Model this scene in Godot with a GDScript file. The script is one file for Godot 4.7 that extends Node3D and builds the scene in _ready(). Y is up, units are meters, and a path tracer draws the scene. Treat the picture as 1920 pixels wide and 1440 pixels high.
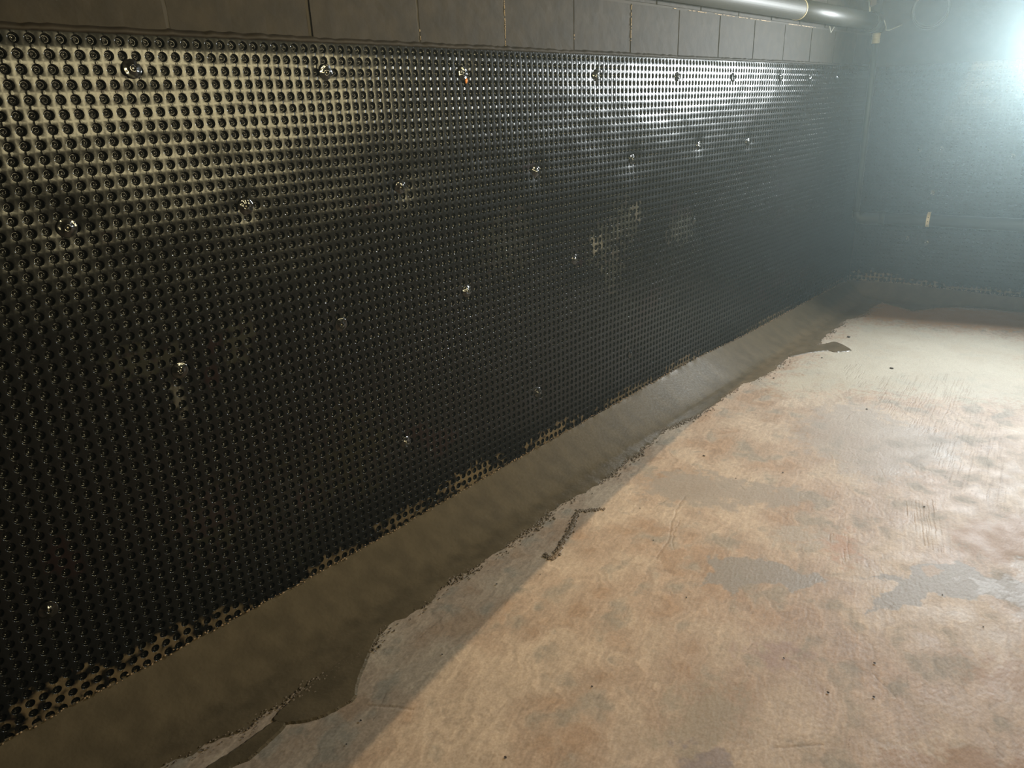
extends Node3D
# A basement: dimpled black drainage membrane on a block wall, a wet mortar cove at its foot, a skimmed concrete floor.
# World: y up, floor at y = 0, face of the membrane at x = 0, the room runs towards -z. Camera at (1.866, 1.5, 0).

const PITCH := 0.0303          # spacing of the dimples
const Z0 := -0.5542            # z of dimple column 0
const Y0 := 1.6725             # y of dimple row 0
const CAM := Vector3(1.8657, 1.5, 0.0)
const FAR_O := Vector3(0, 0, -6.12)
var far_d := Vector3(1, 0, -0.155).normalized()
var far_n := Vector3(0.155, 0, 1).normalized()

var wob := FastNoiseLite.new()
var fine := FastNoiseLite.new()
var rng := RandomNumberGenerator.new()
var M := {}
var used := {}
var sinks: Array = []          # [along, y, depth, radius] of the spots where a plug pulls the sheet in

func _ready() -> void:
	# ---------- camera ----------
	var cam := Camera3D.new(); cam.name = "camera"
	var yaw := 0.741717; var pitch := -0.362688; var roll := -0.037462
	cam.basis = Basis(Vector3.UP, yaw) * Basis(Vector3.RIGHT, pitch) * Basis(Vector3.BACK, roll)
	cam.position = CAM
	cam.fov = rad_to_deg(2.0 * atan(720.0 / 1362.41)); cam.near = 0.05; cam.far = 60.0
	add_child(cam); cam.current = true
	# ---------- surroundings and exposure ----------
	var we := WorldEnvironment.new(); we.name = "surroundings"
	var e := Environment.new()
	e.background_mode = Environment.BG_COLOR; e.background_color = Color(0, 0, 0)
	e.ambient_light_source = Environment.AMBIENT_SOURCE_DISABLED
	e.tonemap_mode = Environment.TONE_MAPPER_LINEAR; e.tonemap_exposure = 1.0
	e.sdfgi_enabled = true; e.ssao_enabled = true; e.ssil_enabled = true
	e.volumetric_fog_enabled = true; e.volumetric_fog_density = 0.015
	e.volumetric_fog_albedo = Color(0.88, 0.98, 1.0); e.volumetric_fog_anisotropy = 0.74
	we.environment = e; add_child(we)
	# ---------- lights: two work lights and one wall light, all standing just outside the frame ----------
	cold_light(Vector3(1.25, 1.75, -5.75), Vector3(0.28, -0.02, 1.0), Color(0.97, 0.995, 1.0), 21.0)
	warm_flood(Vector3(1.0, 2.3, -2.2), Vector3(0.93146, -0.33955, -0.13074), 85.0, Color(1.0, 0.87, 0.69), 3.9)
	wall_lamp(Vector3(2.5, 1.66, -2.1), Color(1.0, 0.93, 0.72), 14.0)

	rng.seed = 7
	wob.seed = 11; wob.frequency = 1.0; wob.fractal_octaves = 2
	fine.seed = 5; fine.frequency = 1.0; fine.fractal_octaves = 3
	materials()
	room()
	floor_slab()
	blocks()
	membranes()
	cove()
	pipes()
	litter()

# ================= helpers =================
func numbered(n: String) -> String:
	if not used.has(n):
		used[n] = 0
		return n
	used[n] += 1
	return "%s_%03d" % [n, used[n]]

func tag(o: Node3D, label := "", category := "", group := "", kind := "") -> Node3D:
	if label: o.set_meta("label", label)
	if category: o.set_meta("category", category)
	if group: o.set_meta("group", group)
	if kind: o.set_meta("kind", kind)
	return o

func base(called: String, at := Vector3.ZERO) -> Node3D:
	var o := Node3D.new(); o.name = numbered(called); add_child(o); o.position = at
	return o

func part(called: String, mesh: Mesh, m: Material, parent: Node = null, xf := Transform3D()) -> MeshInstance3D:
	var o := MeshInstance3D.new()
	o.mesh = mesh; o.material_override = m; o.transform = xf
	o.cast_shadow = GeometryInstance3D.SHADOW_CASTING_SETTING_ON
	if parent == null:
		o.name = numbered(called); add_child(o)
	else:
		o.name = called; parent.add_child(o, true)
	return o

func many(called: String, mesh: Mesh, m: Material, places: Array, parent: Node) -> MultiMeshInstance3D:
	var mm := MultiMesh.new(); mm.transform_format = MultiMesh.TRANSFORM_3D; mm.mesh = mesh
	mm.instance_count = places.size()
	for i in places.size(): mm.set_instance_transform(i, places[i])
	var o := MultiMeshInstance3D.new(); o.name = called; o.multimesh = mm; o.material_override = m
	o.set_meta("kind", "stuff")
	parent.add_child(o, true)
	return o

func std(albedo: Color, rough := 0.6, spec := 0.5) -> StandardMaterial3D:
	var m := StandardMaterial3D.new(); m.albedo_color = albedo; m.roughness = rough; m.metallic_specular = spec
	return m

func noise_tex(freq: float, octaves: int, seed_: int, size := 512, normal := false, strength := 4.0) -> NoiseTexture2D:
	var n := FastNoiseLite.new(); n.seed = seed_; n.frequency = freq; n.fractal_octaves = octaves
	var t := NoiseTexture2D.new(); t.width = size; t.height = size; t.seamless = true; t.noise = n
	t.as_normal_map = normal; t.bump_strength = strength
	return t

func triplanar(m: StandardMaterial3D, scale: Vector3) -> void:
	m.uv1_triplanar = true; m.uv1_world_triplanar = true; m.uv1_scale = scale

# rows of points, each row the same length, joined into a smooth skin
func skin(rows: Array, closed := false, smooth := true) -> ArrayMesh:
	var st := SurfaceTool.new(); st.begin(Mesh.PRIMITIVE_TRIANGLES)
	st.set_smooth_group(0 if smooth else -1)
	var nc: int = rows[0].size()
	if smooth:
		for r in rows:
			for p in r: st.add_vertex(p)
		for i in rows.size() - 1:
			for j in (nc if closed else nc - 1):
				var a := i * nc + j; var b := i * nc + (j + 1) % nc
				var c := a + nc; var d := b + nc
				st.add_index(a); st.add_index(b); st.add_index(c)
				st.add_index(b); st.add_index(d); st.add_index(c)
	else:
		for i in rows.size() - 1:
			for j in (nc if closed else nc - 1):
				var k := (j + 1) % nc
				for p in [rows[i][j], rows[i][k], rows[i + 1][j], rows[i][k], rows[i + 1][k], rows[i + 1][j]]: st.add_vertex(p)
	st.generate_normals()
	return st.commit()

# a tube along a path; radii may vary; ends closed
func tube(path: PackedVector3Array, radii: Array, seg := 20) -> ArrayMesh:
	var rows := []
	var n := path.size()
	var up := Vector3.UP
	for i in n:
		var t := (path[mini(i + 1, n - 1)] - path[maxi(i - 1, 0)]).normalized()
		if absf(t.dot(up)) > 0.95: up = Vector3.RIGHT if absf(t.x) < 0.9 else Vector3.BACK
		var s := t.cross(up).normalized(); up = s.cross(t).normalized()
		var r: float = radii[mini(i, radii.size() - 1)]
		var ring := []
		for k in seg: ring.append(path[i] + (s * cos(TAU * k / seg) + up * sin(TAU * k / seg)) * r)
		if i == 0:
			var c := []
			for k in seg: c.append(path[0])
			rows.append(c)
		rows.append(ring)
		if i == n - 1:
			var c := []
			for k in seg: c.append(path[n - 1])
			rows.append(c)
	return skin(rows, true)

# a profile of (radius, height) turned about local +x
func lathe(profile: Array, seg := 24, dent := 0.0) -> ArrayMesh:
	var rows := []
	for p in profile:
		var ring := []
		for k in seg:
			var a := TAU * k / seg
			var r: float = p[0]; var h: float = p[1]
			if dent > 0.0:
				h += dent * fine.get_noise_3d(cos(a) * r * 60.0, sin(a) * r * 60.0, dent * 9000.0)
			ring.append(Vector3(h, sin(a) * r, -cos(a) * r))
		rows.append(ring)
	return skin(rows, true)

func box(size: Vector3, bevel := 0.004) -> ArrayMesh:
	# a box with chamfered edges: three stacked rings on each side
	var h := size / 2.0; var b := bevel
	var prof := [[h.x - b, h.y - b, -h.z], [h.x, h.y, -h.z + b], [h.x, h.y, h.z - b], [h.x - b, h.y - b, h.z]]
	var rows := []
	var ring0 := func(x: float, y: float, z: float, c: float) -> Array:
		return [Vector3(-x + c, -y, z), Vector3(x - c, -y, z), Vector3(x, -y + c, z), Vector3(x, y - c, z), Vector3(x - c, y, z), Vector3(-x + c, y, z), Vector3(-x, y - c, z), Vector3(-x, -y + c, z)]
	var center := []
	for k in 8: center.append(Vector3(0, 0, -h.z))
	rows.append(center)
	for p in prof: rows.append(ring0.call(p[0], p[1], p[2], b))
	center = []
	for k in 8: center.append(Vector3(0, 0, h.z))
	rows.append(center)
	return skin(rows, true, false)

func lump(seed_: float, flat := 0.6) -> ArrayMesh:
	var rows := []
	for i in 6:
		var th := PI * i / 5.0
		var ring := []
		for k in 7:
			var a := TAU * k / 7.0
			var p := Vector3(sin(th) * cos(a), cos(th), sin(th) * sin(a))
			var r := 1.0 + 0.55 * fine.get_noise_3d(p.x * 1.3 + seed_, p.y * 1.3, p.z * 1.3)
			ring.append(Vector3(p.x * r, p.y * r * flat, p.z * r))
		rows.append(ring)
	return skin(rows, true)

# ================= lights =================
func cold_light(at: Vector3, dir: Vector3, c: Color, energy: float) -> void:
	dir = dir.normalized()
	var lb := Basis.looking_at(dir)
	var o := base("work_light", Vector3(at.x, 2.5, at.z))
	tag(o, "cold white work light hanging from the ceiling near the far wall", "lamp")
	var shell := std(Color(0.12, 0.12, 0.12), 0.5)
	var glow := std(Color(0.9, 0.95, 1.0), 0.4); glow.emission_enabled = true; glow.emission = c; glow.emission_energy_multiplier = 0.48
	var hp := Vector3(0, at.y - 2.5, 0) - dir * 0.045
	part("housing", box(Vector3(0.20, 0.15, 0.06), 0.008), shell, o, Transform3D(lb, hp))
	part("lamp_lens", box(Vector3(0.17, 0.12, 0.01), 0.003), glow, o, Transform3D(lb, hp + dir * 0.033))
	part("stem", tube(PackedVector3Array([hp + Vector3(0, 0.05, 0), Vector3.ZERO]), [0.012]), shell, o)
	var l := AreaLight3D.new(); l.name = "work_light_beam"
	l.light_color = c; l.light_energy = energy; l.area_range = 20.0; l.area_size = Vector2(0.16, 0.11); l.shadow_enabled = true
	l.transform = Transform3D(lb, at)
	add_child(l)

func warm_flood(at: Vector3, dir: Vector3, ang: float, c: Color, energy: float) -> void:
	dir = dir.normalized()
	var lb := Basis.looking_at(dir)
	var o := base("ceiling_floodlight", Vector3(at.x, 2.5, at.z))
	tag(o, "warm floodlight hanging from the ceiling above the skimmed floor", "lamp")
	var shell := std(Color(0.15, 0.15, 0.15), 0.5)
	var glow := std(Color(1, 0.9, 0.7), 0.4); glow.emission_enabled = true; glow.emission = c; glow.emission_energy_multiplier = 0.48
	var hp := Vector3(0, at.y - 2.5, 0) - dir * 0.06
	part("housing", box(Vector3(0.2, 0.15, 0.06), 0.008), shell, o, Transform3D(lb, hp))
	part("lamp_lens", box(Vector3(0.17, 0.12, 0.01), 0.003), glow, o, Transform3D(lb, hp + dir * 0.035))
	part("stem", tube(PackedVector3Array([hp, Vector3(0, 0, 0)]), [0.012]), shell, o)
	var l := SpotLight3D.new(); l.name = "floodlight_beam"
	l.light_color = c; l.light_energy = energy; l.spot_range = 20.0; l.spot_attenuation = 2.0
	l.spot_angle = ang; l.spot_angle_attenuation = 0.006; l.light_size = 0.01; l.shadow_enabled = true
	l.transform = Transform3D(lb, at)
	add_child(l)

func wall_lamp(at: Vector3, c: Color, energy: float) -> void:
	var o := base("wall_lamp", Vector3(at.x, at.y, at.z))
	tag(o, "long dim yellow strip lamp bracketed off the right-hand wall", "lamp")
	var shell := std(Color(0.2, 0.2, 0.18), 0.5)
	var glow := std(Color(1, 0.9, 0.7), 0.4); glow.emission_enabled = true; glow.emission = c; glow.emission_energy_multiplier = 0.48
	var lb := Basis.looking_at(Vector3(-1, 0.75, 0.0).normalized())
	part("housing", box(Vector3(2.14, 0.22, 0.08), 0.01), shell, o, Transform3D(lb, Vector3(0.045, -0.034, 0)))
	part("lamp_panel", box(Vector3(2.1, 0.18, 0.01), 0.003), glow, o, Transform3D(lb, Vector3(0.008, -0.006, 0)))
	part("bracket", tube(PackedVector3Array([Vector3(0.1, 0, 0), Vector3(4.3 - at.x, 0, 0)]), [0.02]), shell, o)
	var l := AreaLight3D.new(); l.name = "wall_lamp_glow"
	l.light_color = c; l.light_energy = energy; l.area_size = Vector2(2.1, 0.18); l.area_range = 20.0; l.shadow_enabled = true
	l.transform = Transform3D(lb, at + Vector3(-0.004, 0.003, 0))
	add_child(l)

# ================= materials =================
func materials() -> void:
	# black moulded plastic
	var m := std(Color(1, 1, 1), 0.26, 0.34); m.vertex_color_use_as_albedo = true
	m.normal_enabled = true; m.normal_texture = noise_tex(0.02, 4, 3, 512, true, 2.5); m.normal_scale = 0.10; M.plastic = m
	m = std(Color(0.055, 0.052, 0.045), 0.16, 0.40); M.cup = m
	m = std(Color(0.07, 0.066, 0.058), 0.14, 0.6); M.plug = m
	m = std(Color(0.45, 0.44, 0.40), 0.35); m.metallic = 0.9; M.nail = m
	m = std(Color(0.75, 0.45, 0.16), 0.5); M.glue = m
	# dark painted blockwork
	m = std(Color(0.155, 0.13, 0.10), 0.72, 0.32)
	m.albedo_texture = grey_ramp(noise_tex(0.012, 5, 21), Color(0.80, 0.79, 0.77), Color(1, 1, 1))
	m.normal_enabled = true; m.normal_texture = noise_tex(0.03, 5, 22, 512, true, 4.0); m.normal_scale = 0.14
	triplanar(m, Vector3(1.7, 1.7, 1.7)); M.block = m
	m = std(Color(0.14, 0.115, 0.09), 0.8); M.joint = m
	m = std(Color(0.72, 0.64, 0.54), 0.85); M.pale = m
	# wet cement
	m = std(Color(0.365, 0.32, 0.25), 0.30, 0.38)
	m.albedo_texture = grey_ramp(noise_tex(0.008, 4, 31), Color(0.86, 0.86, 0.86), Color(1, 1, 1))
	m.normal_enabled = true; m.normal_texture = noise_tex(0.05, 5, 32, 512, true, 3.0); m.normal_scale = 0.18
	triplanar(m, Vector3(2.2, 2.2, 2.2)); M.cement = m
	m = std(Color(0.40, 0.34, 0.27), 0.6); M.crumb = m
	m = std(Color(0.55, 0.45, 0.33), 0.7); M.mud = m
	m = std(Color(0.16, 0.12, 0.09), 0.8); M.dark_crumb = m
	# pipes
	m = std(Color(0.17, 0.165, 0.145), 0.48, 0.45)
	m.normal_enabled = true; m.normal_texture = noise_tex(0.03, 4, 41, 512, true, 2.0); m.normal_scale = 0.2
	triplanar(m, Vector3(2.5, 2.5, 2.5)); M.pipe = m
	m = std(Color(0.62, 0.58, 0.48), 0.4); M.fitting = m
	m = std(Color(0.80, 0.76, 0.64), 0.5); M.strap = m
	m = std(Color(0.35, 0.265, 0.21), 0.8); M.rust = m
	m = std(Color(0.7, 0.7, 0.66), 0.5); M.wire = m
	m = std(Color(0.30, 0.30, 0.30), 0.5); M.cable = m
	m = std(Color(0.13, 0.12, 0.105), 0.85); M.room = m

func grey_ramp(t: NoiseTexture2D, a: Color, b: Color) -> NoiseTexture2D:
	var g := Gradient.new(); g.set_color(0, a); g.set_color(1, b)
	g.set_offset(0, 0.2); g.set_offset(1, 0.8)
	t.color_ramp = g
	return t

# ================= the room's shell =================
func room() -> void:
	var t := 0.2
	tag(part("ceiling", box(Vector3(5.0, t, 10.0), 0.005), M.room, null, Transform3D(Basis(), Vector3(2.2, 2.5 + t / 2, -2.2))), "", "", "", "structure")
	tag(part("wall_right", box(Vector3(t, 2.5, 10.0), 0.005), M.room, null, Transform3D(Basis(), Vector3(4.3 + t / 2, 1.25, -2.2))), "", "", "", "structure")
	tag(part("wall_back", box(Vector3(5.0, 2.5, t), 0.005), M.room, null, Transform3D(Basis(), Vector3(2.2, 1.25, 2.5 + t / 2))), "", "", "", "structure")
	var fb := Basis(far_d, Vector3.UP, far_n)
	tag(part("wall_far", box(Vector3(5.4, 2.5, t), 0.005), M.block, null, Transform3D(fb, FAR_O + far_d * 2.3 + Vector3(0, 1.25, 0) - far_n * (t / 2 + 0.012))), "", "", "", "structure")

# ---------- floor: skimmed concrete with patches, strokes and comb marks ----------
const FX := 0.15
const FZ := 0.3
const FW := 3.0
const FL := 6.6
const PW := 1024
const PH := 2040
var f_r := PackedFloat32Array()
var f_g := PackedFloat32Array()
var f_b := PackedFloat32Array()
var f_h := PackedFloat32Array()
var f_q := PackedFloat32Array()
var w1 := PackedByteArray()
var w2 := PackedByteArray()
var w3 := PackedByteArray()

func noise_bytes(freq: float, oct: int, seed_: int) -> PackedByteArray:
	var n := FastNoiseLite.new(); n.seed = seed_; n.frequency = freq; n.fractal_octaves = oct
	return n.get_image(PW, PH).get_data()

func patch(poly: Array, c: Color, soft: float, rag: float, amount: float, rough := -1.0, lift := 0.0) -> void:
	var lo := Vector2(1e9, 1e9); var hi := -lo
	var pts := PackedVector2Array()
	for i in range(0, poly.size(), 2):
		var p := Vector2((poly[i] - FX) / FW * PW, (FZ - poly[i + 1]) / FL * PH)
		pts.append(p); lo = lo.min(p); hi = hi.max(p)
	var per := PW / FW
	var s := soft * per; var g := rag * per
	lo -= Vector2.ONE * (s + g); hi += Vector2.ONE * (s + g)
	var n := pts.size()
	for y in range(maxi(0, int(lo.y)), mini(PH, int(hi.y) + 1)):
		for x in range(maxi(0, int(lo.x)), mini(PW, int(hi.x) + 1)):
			var i := y * PW + x
			var q := Vector2(x + (w1[i] - 128) / 128.0 * g * 1.6, y + (w2[i] - 128) / 128.0 * g * 1.6)
			var d := 1e9; var inside := false
			var a := pts[n - 1]
			for b in pts:
				var ab := b - a; var aq := q - a
				var t := clampf(aq.dot(ab) / ab.length_squared(), 0.0, 1.0)
				d = minf(d, (aq - ab * t).length_squared())
				if (a.y > q.y) != (b.y > q.y) and q.x < (b.x - a.x) * (q.y - a.y) / (b.y - a.y) + a.x: inside = not inside
				a = b
			d = sqrt(d) * (1.0 if inside else -1.0) + (w3[i] - 128) / 128.0 * s * 0.5
			var k := smoothstep(-s * 0.5 - 0.5, s * 0.5 + 0.5, d) * amount
			if k <= 0.0: continue
			f_r[i] = lerpf(f_r[i], c.r, k); f_g[i] = lerpf(f_g[i], c.g, k); f_b[i] = lerpf(f_b[i], c.b, k)
			if rough >= 0.0: f_q[i] = lerpf(f_q[i], rough, k)
			f_h[i] += lift * k

func comb(poly: Array, dir: Vector2, spacing: float, depth: float) -> void:
	var lo := Vector2(1e9, 1e9); var hi := -lo
	var pts := PackedVector2Array()
	for i in range(0, poly.size(), 2):
		var p := Vector2(poly[i], poly[i + 1]); pts.append(p); lo = lo.min(p); hi = hi.max(p)
	var across := Vector2(-dir.y, dir.x)
	for y in range(maxi(0, int((FZ - hi.y) / FL * PH)), mini(PH, int((FZ - lo.y) / FL * PH))):
		for x in range(maxi(0, int((lo.x - FX) / FW * PW)), mini(PW, int((hi.x - FX) / FW * PW))):
			var p := Vector2(FX + x * FW / PW, FZ - y * FL / PH)
			if not Geometry2D.is_point_in_polygon(p, pts): continue
			var i := y * PW + x
			var u := p.dot(across) / spacing + (w1[i] - 128) * 0.0018; var v := p.dot(dir) * 5.0
			var k := fine.get_noise_2d(u * 1.7, v * 0.45 + 9.0)
			var groove := smoothstep(0.12, 0.38, k)
			f_h[i] -= depth * groove
			f_r[i] *= 1.0 - 0.08 * groove; f_g[i] *= 1.0 - 0.09 * groove; f_b[i] *= 1.0 - 0.1 * groove

func scratch(path: Array, w: float, depth: float) -> void:
	for k in range(0, path.size() - 2, 2):
		var a := Vector2(path[k], path[k + 1]); var b := Vector2(path[k + 2], path[k + 3])
		var steps := int(a.distance_to(b) / 0.002)
		for s in steps:
			var p := a.lerp(b, float(s) / steps)
			p.x += 0.006 * fine.get_noise_2d(p.x * 20.0, p.y * 20.0)
			var cx := int((p.x - FX) / FW * PW); var cy := int((FZ - p.y) / FL * PH)
			for dy in range(-1, 2):
				for dx in range(-1, 2):
					var i := (cy + dy) * PW + cx + dx
					if i < 0 or i >= PW * PH: continue
					f_h[i] -= depth * w * (1.0 if dx == 0 and dy == 0 else 0.25)
					if dx == 0 and dy == 0:
						f_r[i] *= 0.93; f_g[i] *= 0.92; f_b[i] *= 0.91

func floor_slab() -> void:
	var n := PW * PH
	for a in [f_r, f_g, f_b, f_h, f_q]: a.resize(n)
	w1 = noise_bytes(0.035, 4, 101); w2 = noise_bytes(0.035, 4, 102); w3 = noise_bytes(0.11, 3, 103)
	var big := noise_bytes(0.006, 4, 104); var mid := noise_bytes(0.018, 5, 105)
	# trowel strokes: noise drawn out along two directions
	var sn := FastNoiseLite.new(); sn.seed = 106; sn.frequency = 1.0; sn.fractal_octaves = 3
	var tan_c := Color(0.585, 0.478, 0.38); var pale := Color(0.65, 0.55, 0.445); var grey := Color(0.50, 0.44, 0.365); var rust := Color(0.52, 0.385, 0.275)
	for y in PH:
		var z := FZ - y * FL / PH
		for x in PW:
			var i := y * PW + x
			var b := (big[i] - 128) / 128.0; var m := (mid[i] - 128) / 128.0
			var xx := FX + x * FW / PW
			var st := sn.get_noise_2d((xx * 0.94 - z * 0.34) * 26.0 + m * 2.0, (xx * 0.34 + z * 0.94) * 3.2)
			var c := tan_c
			c = c.lerp(pale, clampf(b * 1.7 + m * 0.5 + 0.1, 0.0, 0.6))
			c = c.lerp(grey, clampf(m * 1.5 - b * 0.7 - 0.36, 0.0, 0.7))
			c = c.lerp(rust, clampf(-b * 1.0 - m * 0.9 - 0.38, 0.0, 0.34))
			var st2 := sn.get_noise_2d((xx * 0.97 - z * 0.24) * 70.0 + 50.0, (xx * 0.24 + z * 0.97) * 7.0)
			var k := 1.0 + st * 0.10 + st2 * 0.06 + (w3[i] - 128) / 128.0 * 0.05
			f_r[i] = c.r * k; f_g[i] = c.g * k; f_b[i] = c.b * k
			f_h[i] = 0.5 + st * 0.16 + st2 * 0.08 + (w3[i] - 128) / 128.0 * 0.10 + m * 0.02
			f_q[i] = 0.62 + m * 0.1
	var mauve := Color(0.495, 0.438, 0.378)
	patch([0.309, -5.332, 0.648, -5.372, 1.420, -5.502, 1.584, -4.260, 1.119, -4.091, 0.769, -3.927, 0.500, -3.726, 0.365, -3.758, 0.363, -4.479], Color(0.605, 0.54, 0.44), 0.25, 0.08, 0.75)
	patch([0.304, -5.950, 0.556, -5.853, 0.690, -6.037, 1.324, -6.236, 1.395, -5.697, 0.930, -5.568, 0.545, -5.496, 0.359, -5.401], Color(0.60, 0.43, 0.29), 0.12, 0.05, 0.85)
	patch([0.733, -3.710, 0.920, -3.787, 1.059, -3.654, 1.203, -3.644, 1.339, -3.636, 1.372, -3.384, 1.268, -3.208, 1.199, -3.003, 1.090, -2.947, 0.960, -3.066, 0.810, -3.086, 0.700, -3.300], Color(0.53, 0.465, 0.40), 0.12, 0.06, 0.62)
	patch([0.416, -2.360, 0.460, -2.548, 0.598, -2.624, 0.764, -2.633, 0.919, -2.697, 1.011, -2.685, 0.978, -2.552, 0.840, -2.470, 0.761, -2.355, 0.633, -2.333, 0.522, -2.273], Color(0.52, 0.45, 0.378), 0.06, 0.05, 0.8)
	patch([0.896, -2.033, 0.934, -2.097, 0.996, -2.135, 1.066, -2.153, 1.142, -2.151, 1.214, -2.174, 1.259, -2.180, 1.256, -2.133, 1.208, -2.076, 1.148, -2.049, 1.095, -2.003, 1.048, -1.906, 1.005, -1.918, 0.939, -1.895, 0.943, -1.963], mauve, 0.015, 0.025, 0.9, 0.5, -0.06)
	patch([1.187, -1.691, 1.249, -1.771, 1.313, -1.809, 1.353, -1.785, 1.308, -1.706, 1.229, -1.669], Color(0.53, 0.42, 0.36), 0.05, 0.03, 0.7)
	patch([1.702, -2.045, 1.854, -2.211, 1.877, -2.035, 1.757, -1.960, 1.705, -1.967], rust, 0.08, 0.04, 0.7)
	patch([1.615, -1.574, 1.697, -1.670, 1.802, -1.717, 1.913, -1.761, 1.900, -1.638, 1.629, -1.446], rust, 0.04, 0.03, 0.75)
	patch([1.145, -1.453, 1.214, -1.535, 1.300, -1.484, 1.312, -1.338, 1.265, -1.237, 1.164, -1.257], Color(0.52, 0.45, 0.36), 0.10, 0.04, 0.7)
	patch([1.485, -2.782, 1.742, -3.058, 1.787, -2.722, 1.648, -2.630, 1.552, -2.627], rust, 0.08, 0.04, 0.75)
	patch([1.157, -2.428, 1.233, -2.511, 1.278, -2.373, 1.262, -2.287, 1.208, -2.338], Color(0.60, 0.44, 0.33), 0.06, 0.04, 0.7)
	patch([1.235, -1.263, 1.311, -1.312, 1.357, -1.275, 1.268, -1.181], Color(0.47, 0.40, 0.36), 0.03, 0.03, 0.75)
	patch([0.986, -2.384, 1.115, -2.464, 1.185, -2.428, 1.131, -2.319, 1.008, -2.286], Color(0.56, 0.49, 0.41), 0.05, 0.04, 0.7)
	patch([1.448, -2.421, 1.467, -2.461, 1.517, -2.493, 1.576, -2.556, 1.617, -2.546, 1.653, -2.518, 1.722, -2.554, 1.788, -2.553, 1.802, -2.453, 1.731, -2.409, 1.677, -2.392, 1.614, -2.335, 1.569, -2.333, 1.535, -2.284, 1.516, -2.210, 1.479, -2.147, 1.426, -2.114, 1.422, -2.052, 1.406, -2.138, 1.414, -2.207, 1.455, -2.291, 1.435, -2.304, 1.404, -2.297, 1.360, -2.251, 1.371, -2.297, 1.410, -2.336, 1.447, -2.321, 1.460, -2.362], mauve, 0.008, 0.02, 0.95, 0.6, -0.08)
	patch([1.481, -2.440, 1.506, -2.472, 1.529, -2.455, 1.529, -2.428, 1.509, -2.393, 1.491, -2.401], tan_c, 0.008, 0.01, 0.95, 0.62, 0.0)
	# wet shiny skin by the right edge of the picture
	patch([1.66, -2.50, 1.74, -2.65, 2.1, -2.7, 2.1, -2.35, 1.80, -2.36, 1.68, -2.40], Color(0.50, 0.43, 0.37), 0.03, 0.10, 0.35, 0.46)
	comb([1.308, -2.865, 1.406, -2.969, 1.548, -2.570, 1.473, -2.572, 1.398, -2.598], Vector2(0.298, 0.954), 0.014, 0.5)
	comb([0.781, -4.246, 1.142, -4.565, 1.466, -3.883, 1.484, -3.537, 1.117, -3.618, 0.916, -3.802], Vector2(0.104, 0.995), 0.016, 0.25)
	comb([1.241, -3.488, 1.488, -3.750, 1.630, -3.018, 1.497, -3.067, 1.384, -3.147], Vector2(0.112, 0.994), 0.014, 0.28)
	comb([0.578, -4.324, 0.661, -4.444, 0.786, -4.090, 0.747, -3.910], Vector2(0.097, 0.995), 0.018, 0.5)
	comb([1.157, -2.45, 1.233, -2.511, 1.278, -2.373, 1.262, -2.287, 1.208, -2.338], Vector2(0.35, 0.93), 0.016, 0.35)
	scratch([0.620, -2.378, 0.645, -2.263, 0.688, -2.148, 0.730, -2.064, 0.751, -1.972, 0.751, -1.929], 1.0, 0.35)
	scratch([0.695, -2.202, 0.722, -2.104, 0.775, -2.012], 1.0, 0.25)
	scratch([0.513, -0.850, 0.550, -0.875, 0.587, -0.901, 0.620, -0.919], 1.0, 0.35)
	scratch([1.403, -1.410, 1.451, -1.458, 1.494, -1.499], 1.0, 0.3)
	rng.seed = 55
	for k in 60:
		var p := Vector2(rng.randf_range(0.35, 2.0), rng.randf_range(-5.2, -0.7))
		var a := rng.randfn(1.15, 0.35); var l := rng.randf_range(0.02, 0.13)
		scratch([p.x, p.y, p.x + cos(a) * l, p.y + sin(a) * l], 0.6, rng.randf_range(0.05, 0.16))
	var img := Image.create_empty(PW, PH, false, Image.FORMAT_RGB8)
	var hgt := Image.create_empty(PW, PH, false, Image.FORMAT_RGB8)
	var cb := PackedByteArray(); cb.resize(n * 3)
	var hb := PackedByteArray(); hb.resize(n * 3)
	for i in n:
		cb[i * 3] = clampi(int(f_r[i] * 266.0), 0, 255); cb[i * 3 + 1] = clampi(int(f_g[i] * 291.0), 0, 255); cb[i * 3 + 2] = clampi(int(f_b[i] * 327.0), 0, 255)
		hb[i * 3] = clampi(int(f_h[i] * 255.0), 0, 255); hb[i * 3 + 1] = clampi(int(f_q[i] * 255.0), 0, 255)
	img.set_data(PW, PH, false, Image.FORMAT_RGB8, cb); hgt.set_data(PW, PH, false, Image.FORMAT_RGB8, hb)
	var ht := ImageTexture.create_from_image(hgt)
	var m := std(Color(1, 1, 1), 1.0, 0.4)
	m.albedo_texture = ImageTexture.create_from_image(img)
	m.roughness_texture = ht; m.roughness_texture_channel = BaseMaterial3D.TEXTURE_CHANNEL_GREEN
	m.heightmap_enabled = true; m.heightmap_texture = ht; m.heightmap_scale = 0.22
	m.normal_enabled = true; m.normal_texture = noise_tex(0.12, 4, 107, 2048, true, 3.0); m.normal_scale = 0.11
	m.detail_enabled = true; m.detail_uv_layer = BaseMaterial3D.DETAIL_UV_2; m.detail_blend_mode = BaseMaterial3D.BLEND_MODE_MUL
	m.detail_albedo = grey_ramp(noise_tex(0.09, 5, 108, 1024), Color(0.92, 0.915, 0.91), Color(1, 1, 1)); m.uv2_scale = Vector3(1.2, 1.2, 1.2)
	M.floor = m
	# the slab's top is a gently uneven skin; its sides close it below
	var st := SurfaceTool.new(); st.begin(Mesh.PRIMITIVE_TRIANGLES)
	var nx := 90; var nz := 180
	var x0 := -0.2; var x1 := 4.5; var z0 := 2.7; var z1 := -7.1
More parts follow.
